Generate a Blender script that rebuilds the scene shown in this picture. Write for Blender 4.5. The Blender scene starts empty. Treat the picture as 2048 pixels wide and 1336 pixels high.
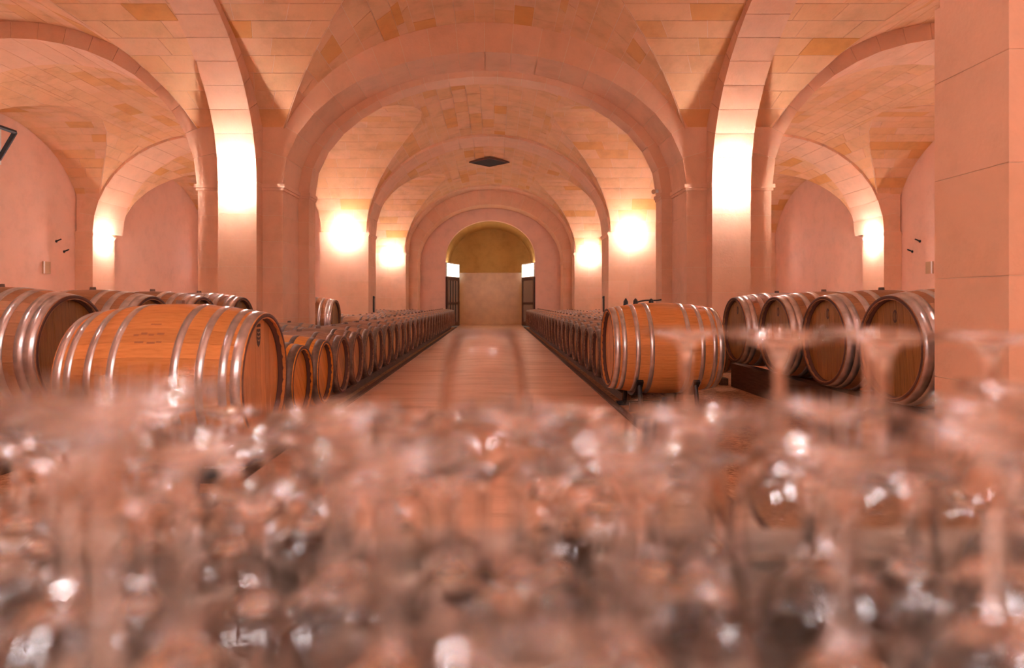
import bpy, math, random
from mathutils import Vector, Matrix

# ------------------------------------------------------------------ camera, world, exposure
scene = bpy.context.scene
C = scene.collection
F = 1300.0                                   # focal length in pixels of a 2048 px wide frame
cam_data = bpy.data.cameras.new('camera')
cam_data.sensor_width = 36.0
cam_data.lens = F / 2048.0 * 36.0
cam_data.shift_x = 36.0 / 2048.0
cam_data.shift_y = -66.0 / 2048.0
cam_data.clip_start = 0.01
cam_data.clip_end = 200.0
cam_data.dof.use_dof = True
cam_data.dof.focus_distance = 7.5
cam_data.dof.aperture_fstop = 2.2
cam = bpy.data.objects.new('camera', cam_data)
cam.location = (0.15, 0.0, 1.1)
cam.rotation_euler = (math.radians(90), 0, 0)
C.objects.link(cam)
scene.camera = cam

world = bpy.data.worlds.new('world')
scene.world = world
world.use_nodes = True
world.node_tree.nodes['Background'].inputs[0].default_value = (1.0, 0.62, 0.45, 1)
world.node_tree.nodes['Background'].inputs[1].default_value = 0.02

scene.view_settings.view_transform = 'Standard'
scene.view_settings.look = 'None'
scene.view_settings.exposure = 2.5
scene.view_settings.gamma = 1.0
scene.view_settings.use_curve_mapping = False
scene.cycles.use_denoising = True
scene.cycles.max_bounces = 10
scene.cycles.diffuse_bounces = 4
scene.cycles.glossy_bounces = 4
scene.cycles.transmission_bounces = 12
scene.cycles.use_light_tree = False
scene.cycles.use_adaptive_sampling = True
scene.cycles.adaptive_threshold = 0.1
scene.cycles.adaptive_min_samples = 20
scene.cycles.transparent_max_bounces = 32
scene.cycles.sample_clamp_indirect = 12.0

LAMP_E = 120.0                               # radiance of the wall lamp globes
LAMP_COL = (1.0, 0.925, 0.93)

R = random.Random(7)

# ------------------------------------------------------------------ materials
MATS = {}


def new_mat(name):
    m = bpy.data.materials.new(name)
    m.use_nodes = True
    nt = m.node_tree
    bsdf = nt.nodes['Principled BSDF']
    MATS[name] = m
    return m, nt, bsdf


def N(nt, typ, **kw):
    n = nt.nodes.new(typ)
    for k, v in kw.items():
        setattr(n, k, v)
    return n


def ramp(nt, stops):
    r = N(nt, 'ShaderNodeValToRGB')
    e = r.color_ramp.elements
    while len(e) > 1:
        e.remove(e[-1])
    e[0].position = stops[0][0]
    e[0].color = (*stops[0][1], 1)
    for p, c in stops[1:]:
        x = e.new(p)
        x.color = (*c, 1)
    return r


def rnd_value(nt):
    """one random number for each loose piece of each object"""
    oi = N(nt, 'ShaderNodeObjectInfo')
    ge = N(nt, 'ShaderNodeNewGeometry')
    ad = N(nt, 'ShaderNodeMath', operation='ADD')
    fr = N(nt, 'ShaderNodeMath', operation='FRACT')
    nt.links.new(oi.outputs['Random'], ad.inputs[0])
    nt.links.new(ge.outputs['Random Per Island'], ad.inputs[1])
    nt.links.new(ad.outputs[0], fr.inputs[0])
    return fr.outputs[0]


def stone_mat(name, stops, rough=0.8, bump=0.25, mottled=0.45):
    m, nt, b = new_mat(name)
    L = nt.links.new
    rv = rnd_value(nt)
    rp = ramp(nt, stops)
    L(rv, rp.inputs[0])
    tc = N(nt, 'ShaderNodeTexCoord')
    n1 = N(nt, 'ShaderNodeTexNoise')
    n1.inputs['Scale'].default_value = 2.3
    n1.inputs['Detail'].default_value = 6
    n1.inputs['Roughness'].default_value = 0.65
    L(tc.outputs['Object'], n1.inputs['Vector'])
    r2 = ramp(nt, [(0.3, (0.62, 0.6, 0.56)), (0.5, (0.96, 0.96, 0.96)), (0.72, (1.12, 1.1, 1.1))])
    L(n1.outputs['Fac'], r2.inputs[0])
    mx = N(nt, 'ShaderNodeMix', data_type='RGBA', blend_type='MULTIPLY')
    mx.inputs['Factor'].default_value = mottled
    L(rp.outputs[0], mx.inputs['A'])
    L(r2.outputs[0], mx.inputs['B'])
    L(mx.outputs['Result'], b.inputs['Base Color'])
    b.inputs['Roughness'].default_value = rough
    n2 = N(nt, 'ShaderNodeTexNoise')
    n2.inputs['Scale'].default_value = 35
    n2.inputs['Detail'].default_value = 5
    L(tc.outputs['Object'], n2.inputs['Vector'])
    bp = N(nt, 'ShaderNodeBump')
    bp.inputs['Strength'].default_value = bump
    bp.inputs['Distance'].default_value = 0.01
    L(n2.outputs['Fac'], bp.inputs['Height'])
    L(bp.outputs[0], b.inputs['Normal'])
    return m


VAULT = [(0.0, (0.81, 0.435, 0.215)), (0.25, (0.83, 0.465, 0.25)), (0.5, (0.80, 0.42, 0.20)),
         (0.70, (0.825, 0.46, 0.265)), (0.88, (0.79, 0.40, 0.165)), (1.0, (0.74, 0.33, 0.085))]
PIER = [(0.0, (0.815, 0.46, 0.29)), (0.35, (0.835, 0.48, 0.31)), (0.7, (0.805, 0.445, 0.27)), (1.0, (0.82, 0.46, 0.285))]
stone_mat('vault_stone', VAULT)
stone_mat('pier_stone', PIER, mottled=0.3)
stone_mat('mortar', [(0, (0.82, 0.57, 0.38)), (1, (0.82, 0.57, 0.38))], mottled=0.25)
stone_mat('plaster', [(0, (0.80, 0.45, 0.315)), (1, (0.80, 0.45, 0.315))], bump=0.08, mottled=0.25)
stone_mat('lamplit_plaster', [(0, (0.86, 0.54, 0.41)), (1, (0.86, 0.54, 0.41))], bump=0.08, mottled=0.3)  # wall plaster made lighter in place of lamplight on the end wall
stone_mat('ochre_stone', [(0, (0.55, 0.31, 0.09)), (1, (0.50, 0.28, 0.08))], mottled=0.5)


def wood_mat(name, c0, c1, c2, rough=0.55, axis='X', scale=9.0, rnd=0.3, spec=0.4):
    m, nt, b = new_mat(name)
    L = nt.links.new
    tc = N(nt, 'ShaderNodeTexCoord')
    mp = N(nt, 'ShaderNodeMapping')
    sc = {'X': (0.6, 7, 7), 'Y': (7, 0.6, 7), 'Z': (7, 7, 0.6)}[axis]
    mp.inputs['Scale'].default_value = sc
    L(tc.outputs['Object'], mp.inputs['Vector'])
    n1 = N(nt, 'ShaderNodeTexNoise')
    n1.inputs['Scale'].default_value = scale
    n1.inputs['Detail'].default_value = 7
    n1.inputs['Roughness'].default_value = 0.62
    L(mp.outputs[0], n1.inputs['Vector'])
    rp = ramp(nt, [(0.28, c0), (0.5, c1), (0.75, c2)])
    L(n1.outputs['Fac'], rp.inputs[0])
    rv = rnd_value(nt)
    mr = N(nt, 'ShaderNodeMapRange')
    mr.inputs['To Min'].default_value = 1.0 - rnd
    mr.inputs['To Max'].default_value = 1.0 + rnd * 0.5
    L(rv, mr.inputs['Value'])
    mx = N(nt, 'ShaderNodeMix', data_type='RGBA', blend_type='MULTIPLY')
    mx.inputs['Factor'].default_value = 1.0
    L(rp.outputs[0], mx.inputs['A'])
    L(mr.outputs[0], mx.inputs['B'])
    L(mx.outputs['Result'], b.inputs['Base Color'])
    b.inputs['Roughness'].default_value = rough
    b.inputs['Specular IOR Level'].default_value = spec
    bp = N(nt, 'ShaderNodeBump')
    bp.inputs['Strength'].default_value = 0.15
    bp.inputs['Distance'].default_value = 0.004
    L(n1.outputs['Fac'], bp.inputs['Height'])
    L(bp.outputs[0], b.inputs['Normal'])
    return m


wood_mat('new_oak', (0.50, 0.17, 0.045), (0.64, 0.25, 0.07), (0.70, 0.29, 0.09), rnd=0.14, rough=0.6, spec=0.2)
wood_mat('new_oak_head', (0.48, 0.18, 0.05), (0.60, 0.25, 0.075), (0.68, 0.30, 0.10), axis='Z', rnd=0.18)
wood_mat('amber_oak', (0.52, 0.17, 0.02), (0.68, 0.25, 0.03), (0.74, 0.30, 0.04), rnd=0.12)
wood_mat('amber_oak_head', (0.50, 0.15, 0.015), (0.62, 0.21, 0.02), (0.68, 0.26, 0.03), axis='Z', rnd=0.14)
wood_mat('old_oak', (0.22, 0.10, 0.05), (0.34, 0.17, 0.09), (0.42, 0.22, 0.12), rnd=0.3, rough=0.75)
wood_mat('old_oak_head', (0.34, 0.13, 0.035), (0.46, 0.19, 0.055), (0.52, 0.23, 0.07), axis='Z', rnd=0.25, rough=0.7)
wood_mat('aged_oak', (0.28, 0.115, 0.045), (0.39, 0.165, 0.065), (0.45, 0.20, 0.085), rnd=0.25, rough=0.6)
wood_mat('aged_oak_head', (0.20, 0.08, 0.016), (0.31, 0.125, 0.024), (0.37, 0.155, 0.03), axis='Z', rnd=0.2)
wood_mat('rail_wood', (0.07, 0.03, 0.014), (0.11, 0.05, 0.025), (0.16, 0.075, 0.04), axis='Y', rough=0.8)
wood_mat('table_wood', (0.52, 0.34, 0.26), (0.58, 0.39, 0.30), (0.64, 0.44, 0.35), axis='X', rough=0.45)


def plain(name, col, rough=0.5, metal=0.0, spec=0.5, noise=0.0, nscale=20.0):
    m, nt, b = new_mat(name)
    b.inputs['Roughness'].default_value = rough
    b.inputs['Metallic'].default_value = metal
    b.inputs['Specular IOR Level'].default_value = spec
    if noise:
        tc = N(nt, 'ShaderNodeTexCoord')
        n1 = N(nt, 'ShaderNodeTexNoise')
        n1.inputs['Scale'].default_value = nscale
        n1.inputs['Detail'].default_value = 5
        nt.links.new(tc.outputs['Object'], n1.inputs['Vector'])
        rp = ramp(nt, [(0.3, tuple(c * (1 - noise) for c in col)), (0.7, tuple(min(1, c * (1 + noise)) for c in col))])
        nt.links.new(n1.outputs['Fac'], rp.inputs[0])
        nt.links.new(rp.outputs[0], b.inputs['Base Color'])
    else:
        b.inputs['Base Color'].default_value = (*col, 1)
    return m


plain('hoop_steel', (0.66, 0.61, 0.59), rough=0.30, metal=0.85, noise=0.2, nscale=14)
plain('hoop_dark', (0.20, 0.145, 0.115), rough=0.5, metal=0.6, noise=0.35, nscale=14)
plain('chime_dark', (0.10, 0.035, 0.02), rough=0.7)
plain('black_metal', (0.012, 0.011, 0.012), rough=0.45, metal=0.3)
plain('black_paint', (0.02, 0.015, 0.014), rough=0.5)
plain('dark_hole', (0.025, 0.014, 0.010), rough=0.9)
plain('white_paint', (0.8, 0.76, 0.72), rough=0.5)
plain('bung', (0.16, 0.09, 0.06), rough=0.7)
plain('gate_wood', (0.06, 0.016, 0.012), rough=0.4)
plain('gate_glass', (0.22, 0.15, 0.13), rough=0.12, spec=0.7)
plain('stamp_ink', (0.36, 0.13, 0.05), rough=0.8)
plain('mark_ink', (0.075, 0.03, 0.015), rough=0.7)
plain('mark_pale', (0.50, 0.28, 0.14), rough=0.7)
plain('panel', (0.58, 0.32, 0.14), rough=0.22, spec=0.6, noise=0.1, nscale=3)

# floor: trowelled concrete with faint streaks across the walkway
m, nt, b = new_mat('concrete')
tc = N(nt, 'ShaderNodeTexCoord')
mp = N(nt, 'ShaderNodeMapping')
mp.inputs['Scale'].default_value = (0.35, 2.2, 1)
nt.links.new(tc.outputs['Object'], mp.inputs['Vector'])
n1 = N(nt, 'ShaderNodeTexNoise')
n1.inputs['Scale'].default_value = 1.6
n1.inputs['Detail'].default_value = 7
n1.inputs['Roughness'].default_value = 0.65
nt.links.new(mp.outputs[0], n1.inputs['Vector'])
rp = ramp(nt, [(0.3, (0.52, 0.28, 0.165)), (0.5, (0.74, 0.43, 0.285)), (0.7, (0.80, 0.48, 0.325))])
nt.links.new(n1.outputs['Fac'], rp.inputs[0])
nt.links.new(rp.outputs[0], b.inputs['Base Color'])
rr = ramp(nt, [(0.3, (0.55, 0.55, 0.55)), (0.7, (0.34, 0.34, 0.34))])
nt.links.new(n1.outputs['Fac'], rr.inputs[0])
nt.links.new(rr.outputs[0], b.inputs['Roughness'])

# gravel
m, nt, b = new_mat('gravel')
tc = N(nt, 'ShaderNodeTexCoord')
vo = N(nt, 'ShaderNodeTexVoronoi')
vo.inputs['Scale'].default_value = 34
nt.links.new(tc.outputs['Object'], vo.inputs['Vector'])
hs = ramp(nt, [(0.0, (0.30, 0.12, 0.045)), (0.5, (0.46, 0.20, 0.08)), (1.0, (0.56, 0.28, 0.13))])
sx = N(nt, 'ShaderNodeSeparateColor')
nt.links.new(vo.outputs['Color'], sx.inputs[0])
nt.links.new(sx.outputs[0], hs.inputs[0])
nt.links.new(hs.outputs[0], b.inputs['Base Color'])
b.inputs['Roughness'].default_value = 0.9
bp = N(nt, 'ShaderNodeBump')
bp.inputs['Strength'].default_value = 0.9
bp.inputs['Distance'].default_value = 0.02
bp.invert = True
nt.links.new(vo.outputs['Distance'], bp.inputs['Height'])
nt.links.new(bp.outputs[0], b.inputs['Normal'])


def emit(name, col, strength):
    m = bpy.data.materials.new(name)
    m.use_nodes = True
    nt = m.node_tree
    nt.nodes.clear()
    e = N(nt, 'ShaderNodeEmission')
    e.inputs[0].default_value = (*col, 1)
    e.inputs[1].default_value = strength
    o = N(nt, 'ShaderNodeOutputMaterial')
    nt.links.new(e.outputs[0], o.inputs[0])
    MATS[name] = m
    return m


emit('lamp_glow', LAMP_COL, LAMP_E)
emit('fill_glow', LAMP_COL, 14.0)
emit('lantern_glow', (1.0, 0.84, 0.64), 2.2)
emit('daylight_pane', (0.55, 0.62, 0.75), 0.05)

m, nt, b = new_mat('glass')
b.inputs['Base Color'].default_value = (1.0, 0.985, 0.97, 1)
b.inputs['Roughness'].default_value = 0.0
b.inputs['IOR'].default_value = 1.5
b.inputs['Transmission Weight'].default_value = 1.0

# thin blown glass of the bowls: clear, mirror-like at grazing angles, faintly hazy
m = bpy.data.materials.new('thin_glass')
m.use_nodes = True
nt = m.node_tree
nt.nodes.clear()
tr = N(nt, 'ShaderNodeBsdfTransparent')
tr.inputs[0].default_value = (0.985, 0.975, 0.97, 1)
gl = N(nt, 'ShaderNodeBsdfGlossy')
gl.inputs['Roughness'].default_value = 0.02
fr = N(nt, 'ShaderNodeFresnel')
fr.inputs[0].default_value = 1.5
m1 = N(nt, 'ShaderNodeMixShader')
nt.links.new(fr.outputs[0], m1.inputs[0])
nt.links.new(tr.outputs[0], m1.inputs[1])
nt.links.new(gl.outputs[0], m1.inputs[2])
tl = N(nt, 'ShaderNodeBsdfTranslucent')
tl.inputs[0].default_value = (0.9, 0.86, 0.84, 1)
df = N(nt, 'ShaderNodeBsdfDiffuse')
df.inputs[0].default_value = (0.9, 0.86, 0.84, 1)
m2 = N(nt, 'ShaderNodeMixShader')
nt.links.new(tl.outputs[0], m2.inputs[1])
nt.links.new(df.outputs[0], m2.inputs[2])
m3 = N(nt, 'ShaderNodeMixShader')
m3.inputs[0].default_value = 0.06
nt.links.new(m1.outputs[0], m3.inputs[1])
nt.links.new(m2.outputs[0], m3.inputs[2])
out = N(nt, 'ShaderNodeOutputMaterial')
nt.links.new(m3.outputs[0], out.inputs[0])
MATS['thin_glass'] = m

# ------------------------------------------------------------------ mesh helpers


def mesh_obj(name, verts, faces, mat, parent=None, smooth=False):
    me = bpy.data.meshes.new(name)
    me.from_pydata([tuple(v) for v in verts], [], faces)
    if smooth:
        me.polygons.foreach_set('use_smooth', [True] * len(me.polygons))
    me.materials.append(MATS[mat])
    o = bpy.data.objects.new(name, me)
    C.objects.link(o)
    if parent is not None:
        o.parent = parent
    return o


def empty(name, loc=(0, 0, 0)):
    o = bpy.data.objects.new(name, None)
    o.empty_display_size = 0.1
    o.location = loc
    C.objects.link(o)
    return o


def tag(o, label=None, cat=None, group=None, kind=None):
    if label:
        o['label'] = label
    if cat:
        o['category'] = cat
    if group:
        o['group'] = group
    if kind:
        o['kind'] = kind
    return o


class MB:
    def __init__(self):
        self.v, self.f = [], []

    def add(self, verts, faces):
        n = len(self.v)
        self.v += [tuple(v) for v in verts]
        self.f += [tuple(i + n for i in f) for f in faces]

    def box(self, x0, x1, y0, y1, z0, z1):
        self.add([(x0, y0, z0), (x1, y0, z0), (x1, y1, z0), (x0, y1, z0),
                  (x0, y0, z1), (x1, y0, z1), (x1, y1, z1), (x0, y1, z1)], BOXF)

    def hexa(self, p):
        self.add(p, BOXF)

    def tube(self, a, b, r0, r1=None, n=10):
        r1 = r0 if r1 is None else r1
        a, b = Vector(a), Vector(b)
        d = (b - a).normalized()
        u = d.orthogonal().normalized()
        w = d.cross(u)
        vs = []
        for p, r in ((a, r0), (b, r1)):
            for k in range(n):
                t = 2 * math.pi * k / n
                vs.append(p + u * (math.cos(t) * r) + w * (math.sin(t) * r))
        fs = [(k, (k + 1) % n, n + (k + 1) % n, n + k) for k in range(n)]
        fs += [tuple(range(n - 1, -1, -1)), tuple(range(n, 2 * n))]
        self.add(vs, fs)

    def build(self, name, mat, parent=None, smooth=False):
        return mesh_obj(name, self.v, self.f, mat, parent, smooth)


BOXF = [(0, 3, 2, 1), (4, 5, 6, 7), (0, 1, 5, 4), (1, 2, 6, 5), (2, 3, 7, 6), (3, 0, 4, 7)]


def box_obj(name, x0, x1, y0, y1, z0, z1, mat, parent=None):
    mb = MB()
    mb.box(min(x0, x1), max(x0, x1), min(y0, y1), max(y0, y1), z0, z1)
    return mb.build(name, mat, parent)


def sphere_mesh(name, r, seg=10, rings=6):
    vs, fs = [(0, 0, r)], []
    for i in range(1, rings):
        a = math.pi * i / rings
        for k in range(seg):
            t = 2 * math.pi * k / seg
            vs.append((r * math.sin(a) * math.cos(t), r * math.sin(a) * math.sin(t), r * math.cos(a)))
    vs.append((0, 0, -r))
    for k in range(seg):
        fs.append((0, 1 + k, 1 + (k + 1) % seg))
    for i in range(rings - 2):
        for k in range(seg):
            a0, b0 = 1 + i * seg + k, 1 + i * seg + (k + 1) % seg
            fs.append((a0, a0 + seg, b0 + seg, b0))
    last = len(vs) - 1
    base = 1 + (rings - 2) * seg
    for k in range(seg):
        fs.append((base + k, last, base + (k + 1) % seg))
    return vs, fs


# ------------------------------------------------------------------ plan of the cellar (metres)
SP = 2.96                    # springing of the vaults
PIN, POUT = 3.22, 4.57       # nave pier, inner and outer side
ACX, AOUT = 7.55, 10.53      # aisle centre line, face of the wall piers
WALL = 11.0
BANDS = [(2.55, 3.64), (10.36, 11.6), (17.6, 18.7), (25.2, 26.2)]
BAYS = [dict(y0=3.64, y1=10.36, yc=7.0, ac=3.62, rc=2.44, an=3.40, rn=2.58, aa=3.16, ra=2.60, ymin=6.4),
        dict(y0=11.6, y1=17.6, yc=14.6, ac=3.0, rc=2.38, an=3.30, rn=2.66, aa=3.03, ra=2.64, ymin=11.6),
        dict(y0=18.7, y1=25.2, yc=21.95, ac=3.25, rc=2.38, an=3.32, rn=2.66, aa=3.03, ra=2.64, ymin=18.7)]
STONES = {}


def arc_steps(a, rise, t0, t1, step):
    n = 400
    pts = [(a * math.cos(t0 + (t1 - t0) * i / n), rise * math.sin(t0 + (t1 - t0) * i / n)) for i in range(n + 1)]
    cum = [0.0]
    for p, q in zip(pts, pts[1:]):
        cum.append(cum[-1] + math.hypot(q[0] - p[0], q[1] - p[1]))
    k = max(1, round(cum[-1] / step))
    out, j = [], 0
    for i in range(k + 1):
        s = cum[-1] * i / k
        while j < n and cum[j + 1] < s:
            j += 1
        f = 0 if j >= n else (s - cum[j]) / max(1e-9, cum[j + 1] - cum[j])
        out.append(t0 + (t1 - t0) * (min(n, j + f)) / n)
    return out


def lunette(z, a, rise):
    """half-width of a barrel at height z"""
    q = (z - SP) / rise
    return a * math.sqrt(max(0.0, 1 - q * q)) if q > 0 else a


GAP = 0.004


def emit_stones(P, th0, th1, lo0, hi0, lo1, hi1, idx, parent, back, mat, length=0.72, visible=lambda p: True):
    """one course of a curved web between two angles, cut into stones"""
    e = 1e-4
    hi0, hi1 = max(hi0, lo0), max(hi1, lo1)
    if hi0 - lo0 < 0.02 and hi1 - lo1 < 0.02:
        return
    # mortar bed behind
    ext = 0.012
    q = [P(th0, lo0 - ext, -0.007), P(th0, hi0 + ext, -0.007), P(th1, hi1 + ext, -0.007), P(th1, lo1 - ext, -0.007)]
    back.add(q, [(0, 1, 2, 3)])
    ln = 0.5 * (hi0 - lo0 + hi1 - lo1)
    n = max(1, round(ln / length))
    off = 0.5 if idx % 2 else 0.0
    cuts = [0.0]
    for k in range(n + 1):
        c = (k + off + R.uniform(-0.14, 0.14)) / n
        if 0.22 / n < c < 1 - 0.22 / n and c - cuts[-1] > 0.3 / n:
            cuts.append(c)
    cuts.append(1.0)
    dth = (th1 - th0)
    arc = 0.3
    g = dth * GAP / arc
    for a, b in zip(cuts, cuts[1:]):
        p = []
        mid = P(0.5 * (th0 + th1), lo0 + (hi0 - lo0) * 0.5 * (a + b), 0)
        if not visible(mid):
            continue
        y00, y01 = lo0 + (hi0 - lo0) * a, lo0 + (hi0 - lo0) * b
        y10, y11 = lo1 + (hi1 - lo1) * a, lo1 + (hi1 - lo1) * b
        ga = min(GAP, 0.3 * abs(y01 - y00 + y11 - y10) * 0.5)
        d = R.uniform(-0.003, 0.002)
        for dep in (d, -0.05):
            p += [P(th0 + g, y00 + ga, dep), P(th0 + g, y01 - ga, dep), P(th1 - g, y11 - ga, dep), P(th1 - g, y10 + ga, dep)]
        mesh_obj('stone', p, [(0, 1, 2, 3), (0, 4, 5, 1), (1, 5, 6, 2), (2, 6, 7, 3), (3, 7, 4, 0)], mat, parent)


def in_view(p):
    d = p[1]
    if d < 1:
        return False
    x = 988 + (p[0] - 0.15) * F / d
    y = 602 - (p[2] - 1.1) * F / d
    return -90 < x < 2140 and y > -70


def long_P(cx, a, rise):
    def P(th, t, dep):
        nx, nz = math.cos(th) / a, math.sin(th) / rise
        l = math.hypot(nx, nz)
        return (cx + a * math.cos(th) - nx / l * dep, t, SP + rise * math.sin(th) - nz / l * dep)
    return P


def cross_P(cy, a, rise, sx):
    def P(th, t, dep):
        ny, nz = math.cos(th) / a, math.sin(th) / rise
        l = math.hypot(ny, nz)
        return (sx * t, cy + a * math.cos(th) - ny / l * dep, SP + rise * math.sin(th) - nz / l * dep)
    return P


def long_web(bay, cx, a, rise, parent, back, side_vis):
    P = long_P(cx, a, rise)
    ths = arc_steps(a, rise, 0.0, math.pi, 0.30)
    y0, y1, yc = bay['y0'], bay['y1'], bay['yc']
    keys = []
    for gf in (0.0, 0.16, 0.36):
        q = bay['rc'] * math.sqrt(1 - gf * gf) / rise
        if q < 1:
            keys += [math.asin(q), math.pi - math.asin(q)]
    ths = sorted(keys + [t for t in ths if all(abs(t - k) > 0.028 for k in keys)])

    def g(th):
        return lunette(SP + rise * math.sin(th), bay['ac'], bay['rc'])
    for i, (t0, t1) in enumerate(zip(ths, ths[1:])):
        g0, g1 = g(t0), g(t1)
        if g0 < 1e-6 and g1 < 1e-6:
            emit_stones(P, t0, t1, y0, y1, y0, y1, i, parent, back, 'vault_stone', visible=side_vis)
            continue
        emit_stones(P, t0, t1, min(yc + g0, y1), y1, min(yc + g1, y1), y1, i, parent, back, 'vault_stone', visible=side_vis)
        emit_stones(P, t0, t1, y0, max(yc - g0, y0), y0, max(yc - g1, y0), i, parent, back, 'vault_stone', visible=side_vis)


def cross_web(bay, sx, parent, back, outer, vis):
    P = cross_P(bay['yc'], bay['ac'], bay['rc'], sx)
    half = bay['y1'] - bay['yc']
    tA = math.acos(min(1.0, half / bay['ac']))
    ths = arc_steps(bay['ac'], bay['rc'], tA, math.pi - tA, 0.30)

    def rng(th):
        z = SP + bay['rc'] * math.sin(th)
        if outer:
            return ACX + lunette(z, bay['aa'], bay['ra']), WALL
        return lunette(z, bay['an'], bay['rn']), ACX - lunette(z, bay['aa'], bay['ra'])
    for i, (t0, t1) in enumerate(zip(ths, ths[1:])):
        a0, b0 = rng(t0)
        a1, b1 = rng(t1)
        emit_stones(P, t0, t1, a0, b0, a1, b1, i, parent, back, 'vault_stone', visible=vis)


WHERE = ['near', 'middle', 'far']
for bi, bay in enumerate(BAYS):
    def vis(p, bay=bay):
        return p[1] > bay['ymin'] and in_view(p)
    st = empty('ceiling')
    tag(st, 'groin vault of pale stone blocks over the %s bay of the central nave' % WHERE[bi], kind='structure')
    bk = MB()
    long_web(bay, 0.0, bay['an'], bay['rn'], st, bk, vis)
    bk.build('mortar_bed', 'mortar', st)
    for sx, sd in ((-1, 'left'), (1, 'right')):
        # lunettes over the arcade
        st = empty('ceiling')
        tag(st, 'stone lunette vault over the %s arcade of the %s bay' % (sd, WHERE[bi]), kind='structure')
        bk = MB()
        cross_web(bay, sx, st, bk, False, vis)
        bk.build('mortar_bed', 'mortar', st)
        st = empty('ceiling')
        tag(st, 'groin vault of stone blocks over the %s bay of the %s aisle' % (WHERE[bi], sd), kind='structure')
        bk = MB()
        long_web(bay, sx * ACX, bay['aa'], bay['ra'], st, bk, vis)
        cross_web(bay, sx, st, bk, True, vis)
        bk.build('mortar_bed', 'mortar', st)


# ------------------------------------------------------------------ transverse arches built of voussoirs
def arch_ring(label, cx, a, rise, sp, y0, y1, thick, step=0.42, mat='pier_stone', far_thick=None, ysplit=1):
    st = empty('trim_arch')
    tag(st, label, kind='structure')
    ths = arc_steps(a, rise, 0.0, math.pi, step)
    core = MB()

    def pt(th, r, y):
        nx, nz = math.cos(th) / a, math.sin(th) / rise
        l = math.hypot(nx, nz)
        return (cx + a * math.cos(th) + nx / l * r, y, sp + rise * math.sin(th) + nz / l * r)
    y_nave, y_wall = y0 if isinstance(y0, tuple) else (y0, y0)
    for i, (t0, t1) in enumerate(zip(ths, ths[1:])):
        f = abs(cx + a * math.cos(0.5 * (t0 + t1))) - POUT
        y0 = y_nave + (y_wall - y_nave) * min(1.0, max(0.0, f / (AOUT - POUT)))
        g = (t1 - t0) * 0.012
        p = [pt(t0 + g, 0, y0), pt(t1 - g, 0, y0), pt(t1 - g, 0, y1), pt(t0 + g, 0, y1),
             pt(t0 + g, thick, y0), pt(t1 - g, thick, y0), pt(t1 - g, thick, y1), pt(t0 + g, thick, y1)]
        mesh_obj('voussoir', p, BOXF, mat, st)
        q = 0.01
        core.hexa([pt(t0, q, y0 + q), pt(t1, q, y0 + q), pt(t1, q, y1 - q), pt(t0, q, y1 - q),
                   pt(t0, thick, y0 + q), pt(t1, thick, y0 + q), pt(t1, thick, y1 - q), pt(t0, thick, y1 - q)])
    core.build('mortar_core', 'mortar', st)
    return st


arch_ring('first broad stone arch spanning the central nave', 0, 3.22, 2.11, SP, 10.36, 11.2, 0.75)
arch_ring('narrow inner order behind the first broad nave arch', 0, 3.04, 2.01, SP, 11.2, 11.6, 0.95)
arch_ring('second stone arch spanning the central nave', 0, 3.25, 2.60, SP, 17.6, 18.7, 0.35)
arch_ring('third stone arch spanning the central nave', 0, 3.27, 2.60, SP, 25.2, 26.1, 0.35)
arch_ring('lower stepped arch just before the end wall of the nave', 0, 2.93, 2.28, 2.70, 26.075, 27.19, 1.0)
for sx, sd in ((-1, 'left'), (1, 'right')):
    arch_ring('first stone arch spanning the %s aisle' % sd, sx * ACX, 2.96, 2.33, SP, 10.36, 11.5, 0.55)
    arch_ring('second stone arch spanning the %s aisle' % sd, sx * ACX, 2.98, 2.58, SP, (17.61, 17.3), 18.7, 0.4)
    arch_ring('third stone arch spanning the %s aisle' % sd, sx * ACX, 2.98, 2.58, SP, (25.21, 25.0), 26.2, 0.4)


# ------------------------------------------------------------------ piers
def pier(label, blocks, zt, course=0.41, z0=0.0, mat='pier_stone', inset_top=True):
    """blocks: list of (x0,x1,y0,y1); each course of each block is a stone of its own"""
    st = empty('pier')
    tag(st, label, kind='structure')
    core = MB()
    for bi, (x0, x1, y0, y1) in enumerate(blocks):
        core.box(x0 + 0.006, x1 - 0.006, y0 + 0.006, y1 - 0.006, z0, SP - 0.05)
        core.box(x0 + 0.026, x1 - 0.026, y0 + 0.026, y1 - 0.026, SP - 0.05, zt)
        xa, xb, ya, yb = x0, x1, y0, y1
        z, i = z0, 0
        while z < zt - 0.05:
            h = min(course, zt - z)
            if z < SP - 0.06 < z + h:
                h = SP - z
            q = 0.02 if z > SP - 0.05 and inset_top else 0.0
            x0, x1, y0, y1 = xa + q, xb - q, ya + q, yb - q
            wide = (x1 - x0) > 0.95
            cut = []
            if wide:
                f = 0.42 if i % 2 else 0.58
                cut = [(x0, x0 + (x1 - x0) * f), (x0 + (x1 - x0) * f, x1)]
            else:
                cut = [(x0, x1)]
            for a, b in cut:
                g = 0.003
                mb = MB()
                mb.box(a + (g if a > x0 else 0), b - (g if b < x1 else 0), y0, y1, z + g, z + h - g)
                mb.build('stone', mat, st)
            z += h
            i += 1
    core.build('mortar_core', 'mortar', st)
    return st


def impost_band(parent, x0, x1, y0, y1, z0=2.86, z1=2.96, pr=0.045):
    mb = MB()
    mb.box(x0 - pr, x1 + pr, y0 - pr, y1 + pr, z0 + 0.04, z1)
    mb.box(x0 - pr * 0.5, x1 + pr * 0.5, y0 - pr * 0.5, y1 + pr * 0.5, z0, z0 + 0.04)
    mb.build('impost', 'pier_stone', parent)


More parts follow.
